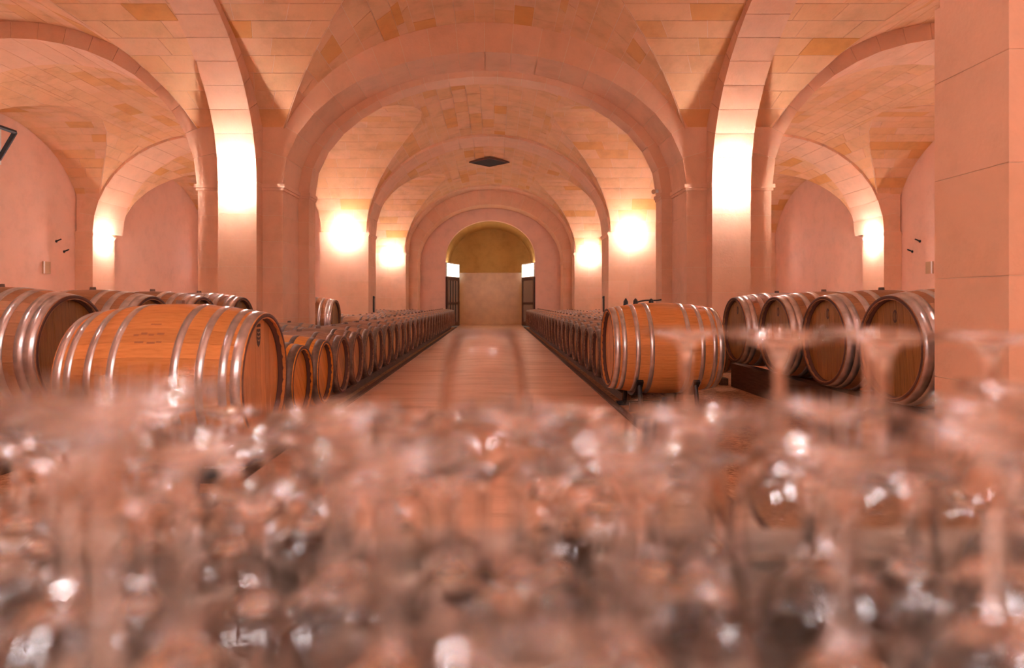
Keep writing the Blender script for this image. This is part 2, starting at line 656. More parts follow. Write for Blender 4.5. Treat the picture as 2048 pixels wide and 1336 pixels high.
for sx, sd in ((-1, 'left'), (1, 'right')):
    def bl(*bs):
        return [(min(sx * a, sx * b), max(sx * a, sx * b), c, d) for a, b, c, d in bs]
    p = pier('broad stepped stone pier with a lamp at the %s of the first nave arch' % sd,
             bl((PIN, POUT, 10.36, 11.2), (3.54, 4.14, 10.1, 10.36), (3.04, 3.32, 11.2, 11.6), (3.32, POUT, 11.2, 11.6)), 5.7)
    for a, b, c, d in bl((PIN, 3.54, 10.36, 11.2), (4.14, POUT, 10.36, 11.2)):
        impost_band(p, a, b, c, d)
    for a, b, c, d in bl((3.04, 3.32, 11.2, 11.6)):
        impost_band(p, a, b, c, d, pr=0.03)
    p = pier('second plain stone pier on the %s of the nave' % sd, bl((3.25, POUT, 17.6, 18.7)), 5.7)
    for a, b, c, d in bl((3.25, POUT, 17.62, 18.7)):
        impost_band(p, a, b, c, d, pr=0.03)
    p = pier('third stone pier on the %s of the nave near the gate' % sd, bl((3.27, POUT, 25.2, 26.1), (2.93, POUT, 26.1, 27.2)), 5.7)
    for a, b, c, d in bl((3.27, POUT, 25.22, 26.1)):
        impost_band(p, a, b, c, d, pr=0.03)
    for a, b, c, d in bl((2.93, POUT, 26.12, 27.2)):
        impost_band(p, a, b, c, d, 2.60, 2.70, pr=0.03)
    # half piers against the outer walls
    for k, (c, d) in enumerate(((10.36, 11.5), (17.3, 18.3), (25.0, 26.1))):
        p = pier('%s half pier of stone on the %s outer wall' % (('near', 'middle', 'far')[k], sd),
                 bl((AOUT, WALL, c, d)), 5.7)
        for a, b2, c2, d2 in bl((AOUT, WALL, c, d)):
            impost_band(p, a, b2, c2, d2, 2.82, 2.90, pr=0.03)

# the pier beside the table, at the right edge of the picture
p = pier('pale stone pier standing beside the glass table in front', [(2.97, 3.4, 3.56, 4.16), (3.12, 4.57, 2.5, 3.56)], 5.7, course=0.62)
pier('stone pier behind the barrels, beside the camera', [(-4.57, -3.3, 2.5, 3.6)], 5.7, course=0.62)

# arcade ribs of the near bay: a stone band from pilaster to pilaster
for sx, sd in ((-1, 'left'), (1, 'right')):
    st = empty('trim_rib')
    tag(st, 'stone arcade rib curving up from the lamp-lit pilaster on the %s' % sd, kind='structure')
    a, rise, cy = 3.10, 2.42, 7.0
    ths = arc_steps(a, rise, 0.0, math.pi, 0.36)
    core = MB()

    def pt(th, r, x):
        ny, nz = math.cos(th) / a, math.sin(th) / rise
        l = math.hypot(ny, nz)
        return (sx * x, cy + a * math.cos(th) + ny / l * r, SP + rise * math.sin(th) + nz / l * r)
    for t0, t1 in zip(ths, ths[1:]):
        g = (t1 - t0) * 0.012
        for (x0, x1, tg, q) in ((3.54, 4.14, g, 0.0),):
            mesh_obj('voussoir', [pt(t0 + tg, q, x0), pt(t1 - tg, q, x0), pt(t1 - tg, q, x1), pt(t0 + tg, q, x1),
                                  pt(t0 + tg, 0.5, x0), pt(t1 - tg, 0.5, x0), pt(t1 - tg, 0.5, x1), pt(t0 + tg, 0.5, x1)],
                     BOXF, 'pier_stone', st)
        q = 0.01
        core.hexa([pt(t0, q, x0 + q), pt(t1, q, x0 + q), pt(t1, q, x1 - q), pt(t0, q, x1 - q),
                   pt(t0, 0.5, x0 + q), pt(t1, 0.5, x0 + q), pt(t1, 0.5, x1 - q), pt(t0, 0.5, x1 - q)])
    core.build('mortar_core', 'mortar', st)

# ------------------------------------------------------------------ walls, floor, passage
tag(box_obj('wall_left', -WALL - 0.3, -WALL, -5, 27.5, 0, 6, 'plaster'), 'smooth pink plaster outer wall of the left aisle', kind='structure')
tag(box_obj('wall_right', WALL, WALL + 0.3, -5, 27.5, 0, 6, 'plaster'), 'smooth pink plaster outer wall of the right aisle', kind='structure')
tag(box_obj('wall_back', -WALL - 0.3, WALL + 0.3, -5.3, -5, 0, 6, 'plaster'), 'plaster wall behind the tasting table', kind='structure')
tag(box_obj('ceiling_back', -WALL - 0.3, WALL + 0.3, -5, 3.64, 5.6, 5.8, 'plaster'), 'flat ceiling over the tasting table', kind='structure')
tag(box_obj('ceiling_shell', -WALL - 0.3, WALL + 0.3, 3.6, 31.5, 5.95, 6.05, 'mortar'), 'rubble fill over the vaults', kind='structure')
for sx, sd in ((-1, 'left'), (1, 'right')):
    tag(box_obj('wall_end_' + sd, sx * 4.3, sx * (WALL + 0.3), 26.2, 26.5, 0, 6, 'plaster'), 'plaster end wall of the %s aisle' % sd, kind='structure')

DW, DR, DS = 1.88, 1.57, 2.90       # gate opening: half width, rise, springing
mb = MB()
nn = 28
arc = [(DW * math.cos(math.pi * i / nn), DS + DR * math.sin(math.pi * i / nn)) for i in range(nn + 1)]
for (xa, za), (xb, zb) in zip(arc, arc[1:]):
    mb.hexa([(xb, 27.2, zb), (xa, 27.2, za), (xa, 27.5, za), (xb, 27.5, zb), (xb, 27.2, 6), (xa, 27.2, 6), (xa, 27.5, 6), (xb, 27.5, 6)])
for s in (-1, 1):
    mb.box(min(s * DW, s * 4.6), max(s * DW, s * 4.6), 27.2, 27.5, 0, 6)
tag(mb.build('wall_end', 'lamplit_plaster'), 'pink plaster end wall of the nave with a round-headed opening', kind='structure')
mb = MB()
for (xa, za), (xb, zb) in zip(arc, arc[1:]):
    mb.hexa([(xb, 27.5, zb), (xa, 27.5, za), (xa, 30.5, za), (xb, 30.5, zb), (xb * 1.15, 27.5, zb + .3), (xa * 1.15, 27.5, za + .3), (xa * 1.15, 30.5, za + .3), (xb * 1.15, 30.5, zb + .3)])
for s in (-1, 1):
    mb.box(min(s * DW, s * 2.2), max(s * DW, s * 2.2), 27.5, 30.5, 0, DS)
tag(mb.build('wall_passage', 'ochre_stone'), 'ochre stone passage behind the open gate', kind='structure')
tag(box_obj('wall_far', -2.4, 2.4, 30.5, 30.8, 2.42, 5.0, 'ochre_stone'), 'ochre stone tympanum above the far panel', kind='structure')
tag(box_obj('door_1', -2.0, 2.0, 30.42, 30.6, 0, 2.42, 'panel'), 'wide smooth tan panel closing the far end of the passage', kind='structure')

PW = 1.42
tag(box_obj('floor', -PW, PW, -5, 31, -0.12, 0.0, 'concrete'), 'trowelled concrete walkway down the middle of the nave', kind='structure')
for s, sd in ((-1, 'left'), (1, 'right')):
    tag(box_obj('floor_gravel_' + sd, s * PW, s * (WALL + 0.3), -5, 27.5, -0.2, -0.015, 'gravel'),
        'brown gravel floor under the barrels on the %s' % sd, kind='structure')
    tag(box_obj('trim_kerb_' + sd, s * (PW - 0.035), s * (PW + 0.035), -5, 27.1, -0.1, 0.018, 'rail_wood'),
        'dark timber edging along the %s side of the walkway' % sd, kind='structure')


# ------------------------------------------------------------------ wall lamps
LV, LF = sphere_mesh('globe', 0.062)
lamp_mesh = bpy.data.meshes.new('lamp_globe')
lamp_mesh.from_pydata(LV, [], LF)
lamp_mesh.polygons.foreach_set('use_smooth', [True] * len(lamp_mesh.polygons))
lamp_mesh.materials.append(MATS['lamp_glow'])


def wall_lamp(loc, nrm, label, off=0.20):
    n = Vector(nrm)
    e = empty('wall_lamp', loc)
    tag(e, label, 'lamp', 'round wall lamps on the piers')
    mb = MB()
    mb.tube((0, 0, 0), n * 0.012, 0.05, n=16)
    mb.build('backplate', 'white_paint', e)
    mb = MB()
    mb.tube(n * 0.012, n * (off - 0.055), 0.012, n=8)
    mb.build('stem', 'white_paint', e)
    g = bpy.data.objects.new('globe', lamp_mesh)
    g.location = n * off
    g.parent = e
    C.objects.link(g)
    return e


for sx, sd in ((-1, 'left'), (1, 'right')):
    wall_lamp((sx * 3.84, 10.1, 3.0), (0, -1, 0), 'glowing round lamp on the nearest %s nave pier' % sd)
    wall_lamp((sx * 3.86, 17.6, 2.92), (0, -1, 0), 'glowing round lamp on the second %s nave pier' % sd)
    wall_lamp((sx * 3.84, 25.2, 2.88), (0, -1, 0), 'glowing round lamp on the third %s nave pier' % sd)
    wall_lamp((sx * AOUT, 17.8, 2.80), (-sx, 0, 0), 'glowing lamp on the middle half pier of the %s outer wall' % sd)
    wall_lamp((sx * AOUT, 25.5, 2.80), (-sx, 0, 0), 'glowing lamp on the far half pier of the %s outer wall' % sd)
    wall_lamp((sx * AOUT, 10.9, 2.80), (-sx, 0, 0), 'glowing lamp on the near half pier of the %s outer wall' % sd)
    # lamps added out of sight on piers and back wall to raise overall brightness
    for k, (yb, ym) in enumerate(((3.6, 3.05), (11.6, 11.4), (18.7, 18.45))):
        nm = ('pier beside the table', 'nearest nave pier', 'second nave pier')[k]
        wall_lamp((sx * 3.94, yb, 3.0), (0, 1, 0), 'added unseen lamp on the far side of the %s %s' % (sd, nm))
        wall_lamp((sx * POUT, ym, 2.9), (sx, 0, 0), 'added unseen lamp on the aisle side of the %s %s' % (sd, nm), off=0.1)
    wall_lamp((sx * 3.94, 2.5, 3.0), (0, -1, 0), 'added unseen lamp on the %s pier beside the tasting table' % sd)
    wall_lamp((sx * 3.0, -5.0, 2.9), (0, 1, 0), 'added unseen lamp on the %s of the wall behind the tasting table' % sd)


PV, PF = sphere_mesh('globe', 0.18)
for x, nm in ((-2.4, 'far left'), (-0.8, 'near left'), (0.8, 'near right'), (2.4, 'far right')):  # fill lamps added out of view to brighten pier faces and barrel fronts
    e = empty('fill_lamp', (x, -0.9, 5.6))
    tag(e, '%s unseen fill globe added behind the tasting table' % nm, 'lamp', 'fill lamps added behind the tasting table')
    mb = MB()
    mb.tube((0, 0, 0), (0, 0, -0.03), 0.06, n=14)
    mb.build('canopy', 'white_paint', e)
    mb = MB()
    mb.tube((0, 0, -0.03), (0, 0, -2.66), 0.006, n=6)
    mb.build('cord', 'black_paint', e)
    o = mesh_obj('globe', PV, PF, 'fill_glow', e, True)
    o.location = (0, 0, -2.84)

ORD = ('first second third fourth fifth sixth seventh eighth ninth tenth eleventh twelfth thirteenth fourteenth fifteenth sixteenth '
       'seventeenth eighteenth nineteenth twentieth twenty-first twenty-second twenty-third twenty-fourth twenty-fifth twenty-sixth '
       'twenty-seventh twenty-eighth twenty-ninth thirtieth').split()

# ------------------------------------------------------------------ barrels
def ring_mesh(prof, n):
    """closed lathe around X from a list of (x, r), open profile joined to itself"""
    vs, fs = [], []
    m = len(prof)
    for k in range(n):
        t = 2 * math.pi * k / n
        for x, r in prof:
            vs.append((x, r * math.cos(t), r * math.sin(t)))
    for k in range(n):
        k2 = (k + 1) % n
        for i in range(m):
            j = (i + 1) % m
            fs.append((k * m + i, k * m + j, k2 * m + j, k2 * m + i))
    return vs, fs


def mk(name, vs, fs, mat, smooth=False):
    me = bpy.data.meshes.new(name)
    me.from_pydata([tuple(v) for v in vs], [], fs)
    if smooth:
        me.polygons.foreach_set('use_smooth', [True] * len(me.polygons))
    me.materials.append(MATS[mat])
    return me


class BarrelKind:
    def __init__(self, L, rh, rb, nst, wood, head, hoop, hoops, hw, boards, seg=40):
        self.L, self.rh, self.rb, self.nst = L, rh, rb, nst
        self.rec = 0.05                          # depth of the head below the stave ends
        self.rad = lambda x: rh + (rb - rh) * (1 - (2 * x / L) ** 2)
        half = math.pi / nst
        # one stave: an arc of the shell with a hair of a joint beside it
        vs, fs = [], []
        nx = 12
        hv = half * 0.985
        for i in range(nx + 1):
            x = -L / 2 + L * i / nx
            ro = self.rad(x)
            ri = ro - 0.028
            for t, r in ((-hv, ro), (0, ro + 0.0006), (hv, ro), (hv, ri), (-hv, ri)):
                vs.append((x, r * math.sin(t), r * math.cos(t)))
        for i in range(nx):
            a, b2 = i * 5, (i + 1) * 5
            for k in range(5):
                k2 = (k + 1) % 5
                fs.append((a + k, b2 + k, b2 + k2, a + k2))
        fs += [(0, 1, 2, 3, 4), tuple(nx * 5 + i for i in (4, 3, 2, 1, 0))]
        self.stave = mk('stave', vs, fs, wood)
        # whole shell for the barrels further away, staves still cut apart
        V, Fc = [], []
        for k in range(nst):
            t = 2 * math.pi * k / nst
            n0 = len(V)
            ct, s_ = math.cos(t), math.sin(t)
            V += [(x, y * ct - z * s_, y * s_ + z * ct) for x, y, z in vs]
            Fc += [tuple(i + n0 for i in f) for f in fs]
        self.shell = mk('body', V, Fc, wood)
        # stave ends darkened for shade (chime ring)
        self.hoops = []
        for fx in hoops:
            x = fx * L
            e = hw * (1.6 if abs(fx) > 0.43 else 1.0)
            x0, x1 = x - e / 2, x + e / 2
            x0, x1 = max(x0, -L / 2 + 0.008), min(x1, L / 2 - 0.008)
            xm = (x0 + x1) / 2
            prof = [(x0, self.rad(x0) + 0.0035), (xm, self.rad(xm) + 0.0042), (x1, self.rad(x1) + 0.0035), (x1, self.rad(x1) - 0.004), (x0, self.rad(x0) - 0.004)]
            v, f = ring_mesh(prof, seg)
            self.hoops.append(mk('hoop', v, f, hoop, True))
        # chime: the bevelled inner edge of the stave ends, shade put into its colour
        ro, ri = self.rad(L / 2) + 0.0008, self.rad(L / 2) - 0.030
        v, f = ring_mesh([(L / 2 + 0.0015, ro), (L / 2 + 0.0015, ri + 0.008), (L / 2 - self.rec, ri), (L / 2 - self.rec, ri - 0.004), (L / 2 - 0.02, ro - 0.006)], seg)
        self.chime = mk('chime', v, f, 'chime_dark', True)
        # head boards
        rr = ri - 0.0005
        self.boards = []
        w = 2 * rr / boards
        for k in range(boards):
            y0, y1 = -rr + k * w + 0.0018, -rr + (k + 1) * w - 0.0018
            y0 = max(y0, -rr * 0.999)
            y1 = min(y1, rr * 0.999)
            ys = [y0 + (y1 - y0) * i / 5 for i in range(6)]
            top = [(y, math.sqrt(max(0, rr * rr - y * y))) for y in ys]
            pts = top + [(y, -z) for y, z in reversed(top)]
            n = len(pts)
            xf, xb = L / 2 - self.rec, L / 2 - self.rec - 0.022
            v = [(xf, y, z) for y, z in pts] + [(xb, y, z) for y, z in pts]
            f = [tuple(range(n))[::-1], tuple(range(n, 2 * n))] + [(i, (i + 1) % n, n + (i + 1) % n, n + i) for i in range(n)]
            self.boards.append(mk('head_board', v, f, head))
        v = [p for me in self.boards for p in [tuple(q.co) for q in me.vertices]]
        f, n0 = [], 0
        for me in self.boards:
            f += [tuple(i + n0 for i in q.vertices) for q in me.polygons]
            n0 += len(me.vertices)
        self.head = mk('head', v, f, head)
        mb = MB()
        mb.tube((0, 0, rb - 0.012), (0, 0, rb + 0.022), 0.028, 0.024, n=12)
        self.bung = mk('bung', mb.v, mb.f, 'bung')


HB = (-.475, -.405, -.29, -.165, .165, .29, .405, .475)
HS = (-.465, -.37, -.21, .21, .37, .465)
KIND = {
    'tun': BarrelKind(1.06, 0.395, 0.455, 30, 'new_oak', 'new_oak_head', 'hoop_steel', HB, 0.042, 9, 56),
    'aged': BarrelKind(1.06, 0.395, 0.455, 30, 'aged_oak', 'aged_oak_head', 'hoop_steel', HB, 0.055, 9, 56),
    'cask': BarrelKind(0.95, 0.295, 0.352, 24, 'old_oak', 'old_oak_head', 'hoop_dark', HS, 0.045, 7, 32),
    'amber': BarrelKind(0.95, 0.295, 0.352, 24, 'amber_oak', 'amber_oak_head', 'hoop_dark', HS, 0.045, 7, 32),
}


def link(me, name, parent, rot=None):
    o = bpy.data.objects.new(name, me)
    o.parent = parent
    if rot:
        o.rotation_euler = rot
    C.objects.link(o)
    return o


def barrel(kind, loc, face, label, group, detail, yaw=0.0, roll=0.0, name='barrel', bung=True):
    """face +1: head looks along +X, -1: along -X. Local axis X, head at +X."""
    k = KIND[kind]
    e = empty(name, loc)
    e.rotation_euler = (0, 0, (0 if face > 0 else math.pi) + yaw)
    tag(e, label, 'barrel', group)
    if detail >= 2:
        for i in range(k.nst):
            link(k.stave, 'stave', e, (2 * math.pi * (i + roll) / k.nst, 0, 0))
    else:
        link(k.shell, 'body', e, (roll, 0, 0))
    for h in k.hoops:
        link(h, 'hoop', e)
    for s in (0, math.pi):
        link(k.chime, 'chime', e, (0, 0, s))
        if detail >= 1 and s == 0:
            for bme in k.boards:
                link(bme, 'head_board', e, (roll * 0.2, 0, s))
        else:
            link(k.head, 'head', e, (0, 0, s))
    if bung:
        link(k.bung, 'bung', e)
    return e


# the two new-oak tuns at the front of the rows
L1 = barrel('tun', (-1.25 - 0.53, 4.0, 0.628), 1, 'big orange new-oak barrel lying left of the walkway, closest to the glasses', None, 2, roll=0.3)
R1 = barrel('tun', (1.29 + 0.53, 6.57, 0.628), -1, 'big orange new-oak barrel lying right of the walkway on a black cradle', None, 2, roll=0.6, bung=False)

# emblem burnt into the front barrel's head, a rounded shield with pale bars
xh = 0.53 - 0.05
em = MB()
pts = [(-0.032, 0.05), (0.032, 0.05), (0.034, -0.005), (0.022, -0.045), (0.0, -0.062), (-0.022, -0.045), (-0.034, -0.005)]
n = len(pts)
em.add([(xh + 0.0015, y, z + 0.25) for y, z in pts] + [(xh - 0.001, y, z + 0.25) for y, z in pts],
       [tuple(range(n))[::-1]] + [(i, (i + 1) % n, n + (i + 1) % n, n + i) for i in range(n)])
em.box(xh - 0.001, xh + 0.0015, -0.034, 0.034, 0.312, 0.332)
es = em.build('emblem', 'mark_ink', L1)
bars = MB()
for z, w in ((0.272, 0.020), (0.248, 0.022), (0.224, 0.017)):
    for i in range(5):
        t0, t1 = -1 + 2 * i / 5, -1 + 2 * (i + 1) / 5
        z0, z1 = z + 0.008 * t0 * t0, z + 0.008 * t1 * t1
        bars.hexa([(xh + 0.001, w * t0, z0), (xh + 0.001, w * t1, z1), (xh + 0.003, w * t1, z1), (xh + 0.003, w * t0, z0),
                   (xh + 0.001, w * t0, z0 + 0.005), (xh + 0.001, w * t1, z1 + 0.005), (xh + 0.003, w * t1, z1 + 0.005), (xh + 0.003, w * t0, z0 + 0.005)])
bars.build('emblem_bar', 'mark_pale', es)
# worn stamp on the belly of the same barrel
sm = MB()
kk = KIND['tun']
for (x, t, w, h) in ((-0.09, -0.92, 0.03, 0.014), (-0.05, -0.90, 0.035, 0.016), (-0.005, -0.915, 0.03, 0.012), (0.04, -0.90, 0.04, 0.014),
                     (-0.07, -1.02, 0.05, 0.012), (0.0, -1.03, 0.045, 0.012), (0.05, -1.015, 0.03, 0.010), (-0.02, -0.74, 0.06, 0.010)):
    q = []
    for xx, tt in ((x, t), (x + w, t), (x + w, t + h * 2), (x, t + h * 2)):
        r = kk.rad(xx) + 0.0014
        q.append((xx, r * math.sin(tt), r * math.cos(tt)))
    sm.add(q, [(0, 1, 2, 3)])
sm.build('stamp', 'stamp_ink', L1)


def small_mark(b):
    mk_ = MB()
    n = 14
    ring = []
    for rr in (0.7, 1.0):
        ring += [(xh + 0.0015, 0.028 * rr * math.cos(2 * math.pi * i / n), 0.24 + 0.05 * rr * math.sin(2 * math.pi * i / n)) for i in range(n)]
    mk_.add(ring, [(i, (i + 1) % n, n + (i + 1) % n, n + i) for i in range(n)])
    mk_.box(xh, xh + 0.0015, -0.006, 0.006, 0.205, 0.275)
    mk_.build('emblem', 'mark_ink', b)


# rows of large aged barrels in the arcades
LROW = [4.65, 5.72, 6.72, 7.78]
for i, y in enumerate(LROW):
    nm = ('nearest', 'second', 'third', 'farthest')[i]
    barrel('aged', (-2.85 - 0.53, y, 0.745), 1, '%s large barrel in the raised row behind the big orange left barrel' % nm,
           'large barrels in the left arcade row', 2, roll=R.random())
RROW = [4.86, 5.84, 6.86, 8.0]
for i, y in enumerate(RROW):
    nm = ('nearest', 'second', 'third', 'farthest')[i]
    b = barrel('aged', (3.10 + 0.53, y, 0.745), -1, '%s large barrel of the raised row beside the right stone pier' % nm,
               'large barrels in the right arcade row', 2, roll=R.random())
    small_mark(b)
barrel('aged', (-2.92 - 0.53, 12.65, 0.72), 1, 'large barrel half hidden behind the first left nave pier', None, 2, roll=0.4)

# long rows of small dark casks along the walkway
def cask_row(side, x_head, ys, row, tone):
    sd = 'left' if side < 0 else 'right'
    for i, y in enumerate(ys):
        amber = tone and i < 2
        near = y < 12.5 and row == 0
        if row == 0 and amber:
            lab = ('amber cask squeezed behind the big orange left barrel', 'bright amber cask, second behind the big orange left barrel')[i]
            grp = None
        elif row == 0:
            lab = '%s cask from the front in the row along the %s edge of the walkway' % (ORD[i], sd)
            grp = 'casks along the %s edge of the walkway' % sd
        else:
            lab = '%s cask from the front in the %s row back from the %s walkway edge' % (ORD[i], ('second', 'third')[row - 1], sd)
            grp = 'casks in the back rows on the %s' % sd
        barrel('amber' if amber else 'cask', (side * (x_head + 0.475), y + R.uniform(-.015, .015), 0.428), -side, lab, grp,
               1 if near else 0, yaw=R.uniform(-.015, .015), roll=R.choice((0, 1, 2, 3)) * math.pi / 2, name='cask')


def ok(y, lo=None):
    return not any(a - 0.42 < y < b2 + 0.42 for a, b2 in BANDS)


P_ = 0.735
rowL = [5.42 + P_ * i for i in range(29)]
rowR = [7.62 + P_ * i for i in range(26)]
cask_row(-1, 1.44, rowL, 0, True)
cask_row(1, 1.44, rowR, 0, False)
cask_row(-1, 2.44, [y for y in [9.0 + P_ * i for i in range(22)] if ok(y) and not 11.6 < y < 13.5], 1, False)
cask_row(1, 2.44, [y for y in [9.0 + P_ * i for i in range(22)] if ok(y)], 1, False)
for s in (-1, 1):
    cask_row(s, 3.44, [y for y in [13.7 + P_ * i for i in range(15)] if ok(y)], 2, False)

# timber rails under the rows
for s, sd in ((-1, 'left'), (1, 'right')):
    for j, x in enumerate((1.62, 2.20, 2.62, 3.20, 3.62, 4.20)):
        y0 = (5.0 if s < 0 else 7.2) if j < 2 else 8.6
        yy = [(y0, 26.0)] if j < 3 else [(y0, 9.9), (12.0, 17.2), (19.1, 24.8)]
        if j > 3:
            yy = [(13.3, 17.2), (19.1, 24.8)]
        for q, (a, b2) in enumerate(yy):
            where = '' if j < 3 else ', %s stretch' % (('near', 'middle', 'far')[q] if j == 3 else ('middle', 'far')[q])
            tag(box_obj('timber_rail', s * (x - 0.05), s * (x + 0.05), a, b2, -0.015, 0.074, 'rail_wood'),
                '%s dark timber rail from the walkway under the %s casks%s' % (ORD[j], sd, where), 'rail', 'timber rails under the %s casks' % sd)
    row = LROW if s < 0 else RROW
    xo = 2.85 if s < 0 else 3.10
    for q, x in enumerate((xo + 0.22, xo + 0.84)):
        tag(box_obj('timber_beam', s * (x - 0.07), s * (x + 0.07), row[0] - 0.5, row[-1] + 0.5, -0.015, 0.288, 'rail_wood'),
            '%s dark beam under the large raised barrels on the %s' % (('inner', 'outer')[q], sd), 'beam', 'beams under the large %s barrels' % sd)
tag(box_obj('timber_beam', -3.9, -3.0, 12.3, 13.0, -0.015, 0.262, 'rail_wood'), 'dark block under the large barrel behind the first left pier', 'beam')


# black steel cradles under the two new-oak tuns
def cradle(cx, cy, r, zc, label):
    e = empty('barrel_cradle', (cx, cy, -0.015))
    tag(e, label, 'cradle')
    for dx in (-0.27, 0.27):
        mb = MB()
        n = 12
        for i in range(n):
            t0 = math.pi * (1.22 + 0.56 * i / n)
            t1 = math.pi * (1.22 + 0.56 * (i + 1) / n)
            rr = r(dx) + 0.006
            p = []
            for q in (rr, rr + 0.03):
                p += [(dx - 0.03, q * math.cos(t0), zc + q * math.sin(t0)), (dx + 0.03, q * math.cos(t0), zc + q * math.sin(t0)),
                      (dx + 0.03, q * math.cos(t1), zc + q * math.sin(t1)), (dx - 0.03, q * math.cos(t1), zc + q * math.sin(t1))]
            mb.hexa(p)
        mb.build('saddle', 'black_metal', e)
        for s in (-1, 1):
            mb = MB()
            t = math.pi * (1.5 + 0.24 * s)
            mb.tube((dx, (r(dx) + 0.02) * math.cos(t), zc + (r(dx) + 0.02) * math.sin(t)), (dx, s * 0.40, 0.0), 0.022, n=8)
            mb.build('leg', 'black_metal', e)
    for s in (-1, 1):
        mb = MB()
        mb.box(-0.36, 0.36, s * 0.40 - 0.025, s * 0.40 + 0.025, 0.0, 0.045)
        mb.build('runner', 'black_metal', e)
    mb = MB()
    mb.box(-0.3, 0.3, -0.03, 0.03, 0.0, 0.09)
    mb.hexa([(-0.17, -0.36, 0.0), (0.17, -0.36, 0.0), (0.17, -0.29, 0.0), (-0.17, -0.29, 0.0),
             (-0.03, -0.31, 0.19), (0.03, -0.31, 0.19), (0.03, -0.28, 0.19), (-0.03, -0.28, 0.19)])
    mb.build('brace', 'black_metal', e)


cradle(-1.78, 4.0, KIND['tun'].rad, 0.643, 'black steel cradle under the big orange left barrel')
cradle(1.82, 6.57, KIND['tun'].rad, 0.643, 'black steel cradle under the big orange right barrel')

# black airlock cones and a hose on top of the right tun
for i, x in enumerate((1.50, 1.60, 1.76)):
    e = empty('airlock', (x, 6.66, 1.074 + KIND['tun'].rad(x - 1.82) - 0.455))
    tag(e, '%s black cone stopper on top of the big orange right barrel' % ('first', 'second', 'third')[i], 'stopper', 'cone stoppers on the right barrel')
    mb = MB()
    mb.tube((0, 0, 0), (0, 0, 0.035), 0.026, 0.022, n=12)
    mb.build('collar', 'black_paint', e)
    mb = MB()
    mb.tube((0, 0, 0.035), (0, 0, 0.075 - 0.012 * i), 0.026, 0.006, n=12)
    mb.build('cone', 'black_paint', e)
hs_ = MB()
prev = None
for i in range(13):
    f = i / 12
    p = (1.60 + 0.28 * f, 6.72, 1.075 + 0.05 * f + 0.012 * math.sin(f * 5))
    if prev:
        hs_.tube(prev, p, 0.008, n=8)
    prev = p
tag(hs_.build('hose', 'black_paint'), 'thin dark hose running across the top of the big orange right barrel', 'hose')


# ------------------------------------------------------------------ gate, signs, small fittings
def gate_leaf(s, sd):
    e = empty('gate_leaf', (s * 1.86, 27.22, 0.0))
    ang = math.radians(72)
    # local +X runs from the hinge along the leaf, into the passage
    e.rotation_euler = (0, 0, ang if s < 0 else math.pi - ang)
    tag(e, 'open dark timber gate leaf with a lit white lantern panel on the %s jamb' % sd, 'gate')
    w, h = 1.5, 2.12
    mb = MB()
    for x0, x1, z0, z1 in ((0.02, 0.16, 0.02, h), (w - 0.14, w, 0.02, h), (0.16, w - 0.14, h - 0.14, h), (0.16, w - 0.14, 0.02, 0.2), (0.16, w - 0.14, 0.95, 1.05)):
        mb.box(x0, x1, -0.03, 0.03, z0, z1)
    mb.build('frame', 'gate_wood', e)
    for z0, z1 in ((0.2, 0.95), (1.05, h - 0.14)):
        mb = MB()
        mb.box(0.16, w - 0.14, -0.008, 0.008, z0, z1)
        mb.build('pane', 'gate_glass', e)
    for i in range(3):
        mb = MB()
        mb.tube((0.16 + (w - 0.3) * (i + 1) / 4, -0.02 * 1, 0.2), (0.16 + (w - 0.3) * (i + 1) / 4, -0.02, h - 0.14), 0.014, n=6)
        mb.build('bar', 'black_metal', e)
    for i in range(3):
        mb = MB()
        mb.box(0.05 + i * 0.48, 0.05 + i * 0.48 + 0.42, -0.025, 0.025, h + 0.03, h + 0.56)
        mb.build('lantern_panel', 'lantern_glow', e)
    mb = MB()
    mb.box(0.02, w, -0.03, 0.03, h + 0.56, h + 0.6)
    mb.box(0.02, w, -0.03, 0.03, h, h + 0.03)
    for i in range(4):
        mb.box(0.005 + i * 0.48, 0.045 + i * 0.48, -0.032, 0.032, h + 0.03, h + 0.56)
    mb.build('lantern_frame', 'white_paint', e)


gate_leaf(-1, 'left')
gate_leaf(1, 'right')

for s, sd in ((-1, 'left'), (1, 'right')):
    e = empty('row_sign', (s * 3.25, 18.3, 0.78))
    tag(e, 'narrow black upright sign board on the second %s nave pier' % sd, 'sign')
    box_obj('board', -s * 0.0, -s * 0.03, -0.07, 0.07, 0, 0.46, 'black_paint', e)
    box_obj('bracket', -s * 0.0, -s * 0.045, -0.03, 0.03, 0.40, 0.43, 'black_metal', e)

# ceiling hatch: dark square set diagonally at the crown of the far bay
e = empty('ceiling_hatch', (0.0, 20.85, 5.55))
tag(e, 'dark diamond-shaped hatch in the crown of the nave vault', 'hatch')
mb = MB()
q = 0.60
mb.add([(q, 0, 0), (0, q, 0), (-q, 0, 0), (0, -q, 0), (q, 0, 0.03), (0, q, 0.03), (-q, 0, 0.03), (0, -q, 0.03)], BOXF)
mb.build('panel', 'dark_hole', e)
mb = MB()
for k in range(4):
    a0, a1 = k * math.pi / 2, (k + 1) * math.pi / 2
    p = []
    for z in (-0.02, 0.03):
        for rr, aa in ((q, a0), (q + 0.05, a0), (q + 0.05, a1), (q, a1)):
            p.append((rr * math.cos(aa), rr * math.sin(aa), z))
    mb.hexa(p)
mb.build('frame', 'chime_dark', e)

# small camera on the first right pier
e = empty('security_camera', (3.04, 11.4, 3.02))
tag(e, 'small pale security camera on the inner edge of the first right pier', 'camera')
box_obj('bracket', -0.05, 0.0, -0.02, 0.02, -0.02, 0.03, 'white_paint', e)
mb = MB()
mb.tube((-0.11, -0.07, -0.01), (-0.08, 0.05, 0.0), 0.035, n=12)
mb.build('housing', 'mark_pale', e)

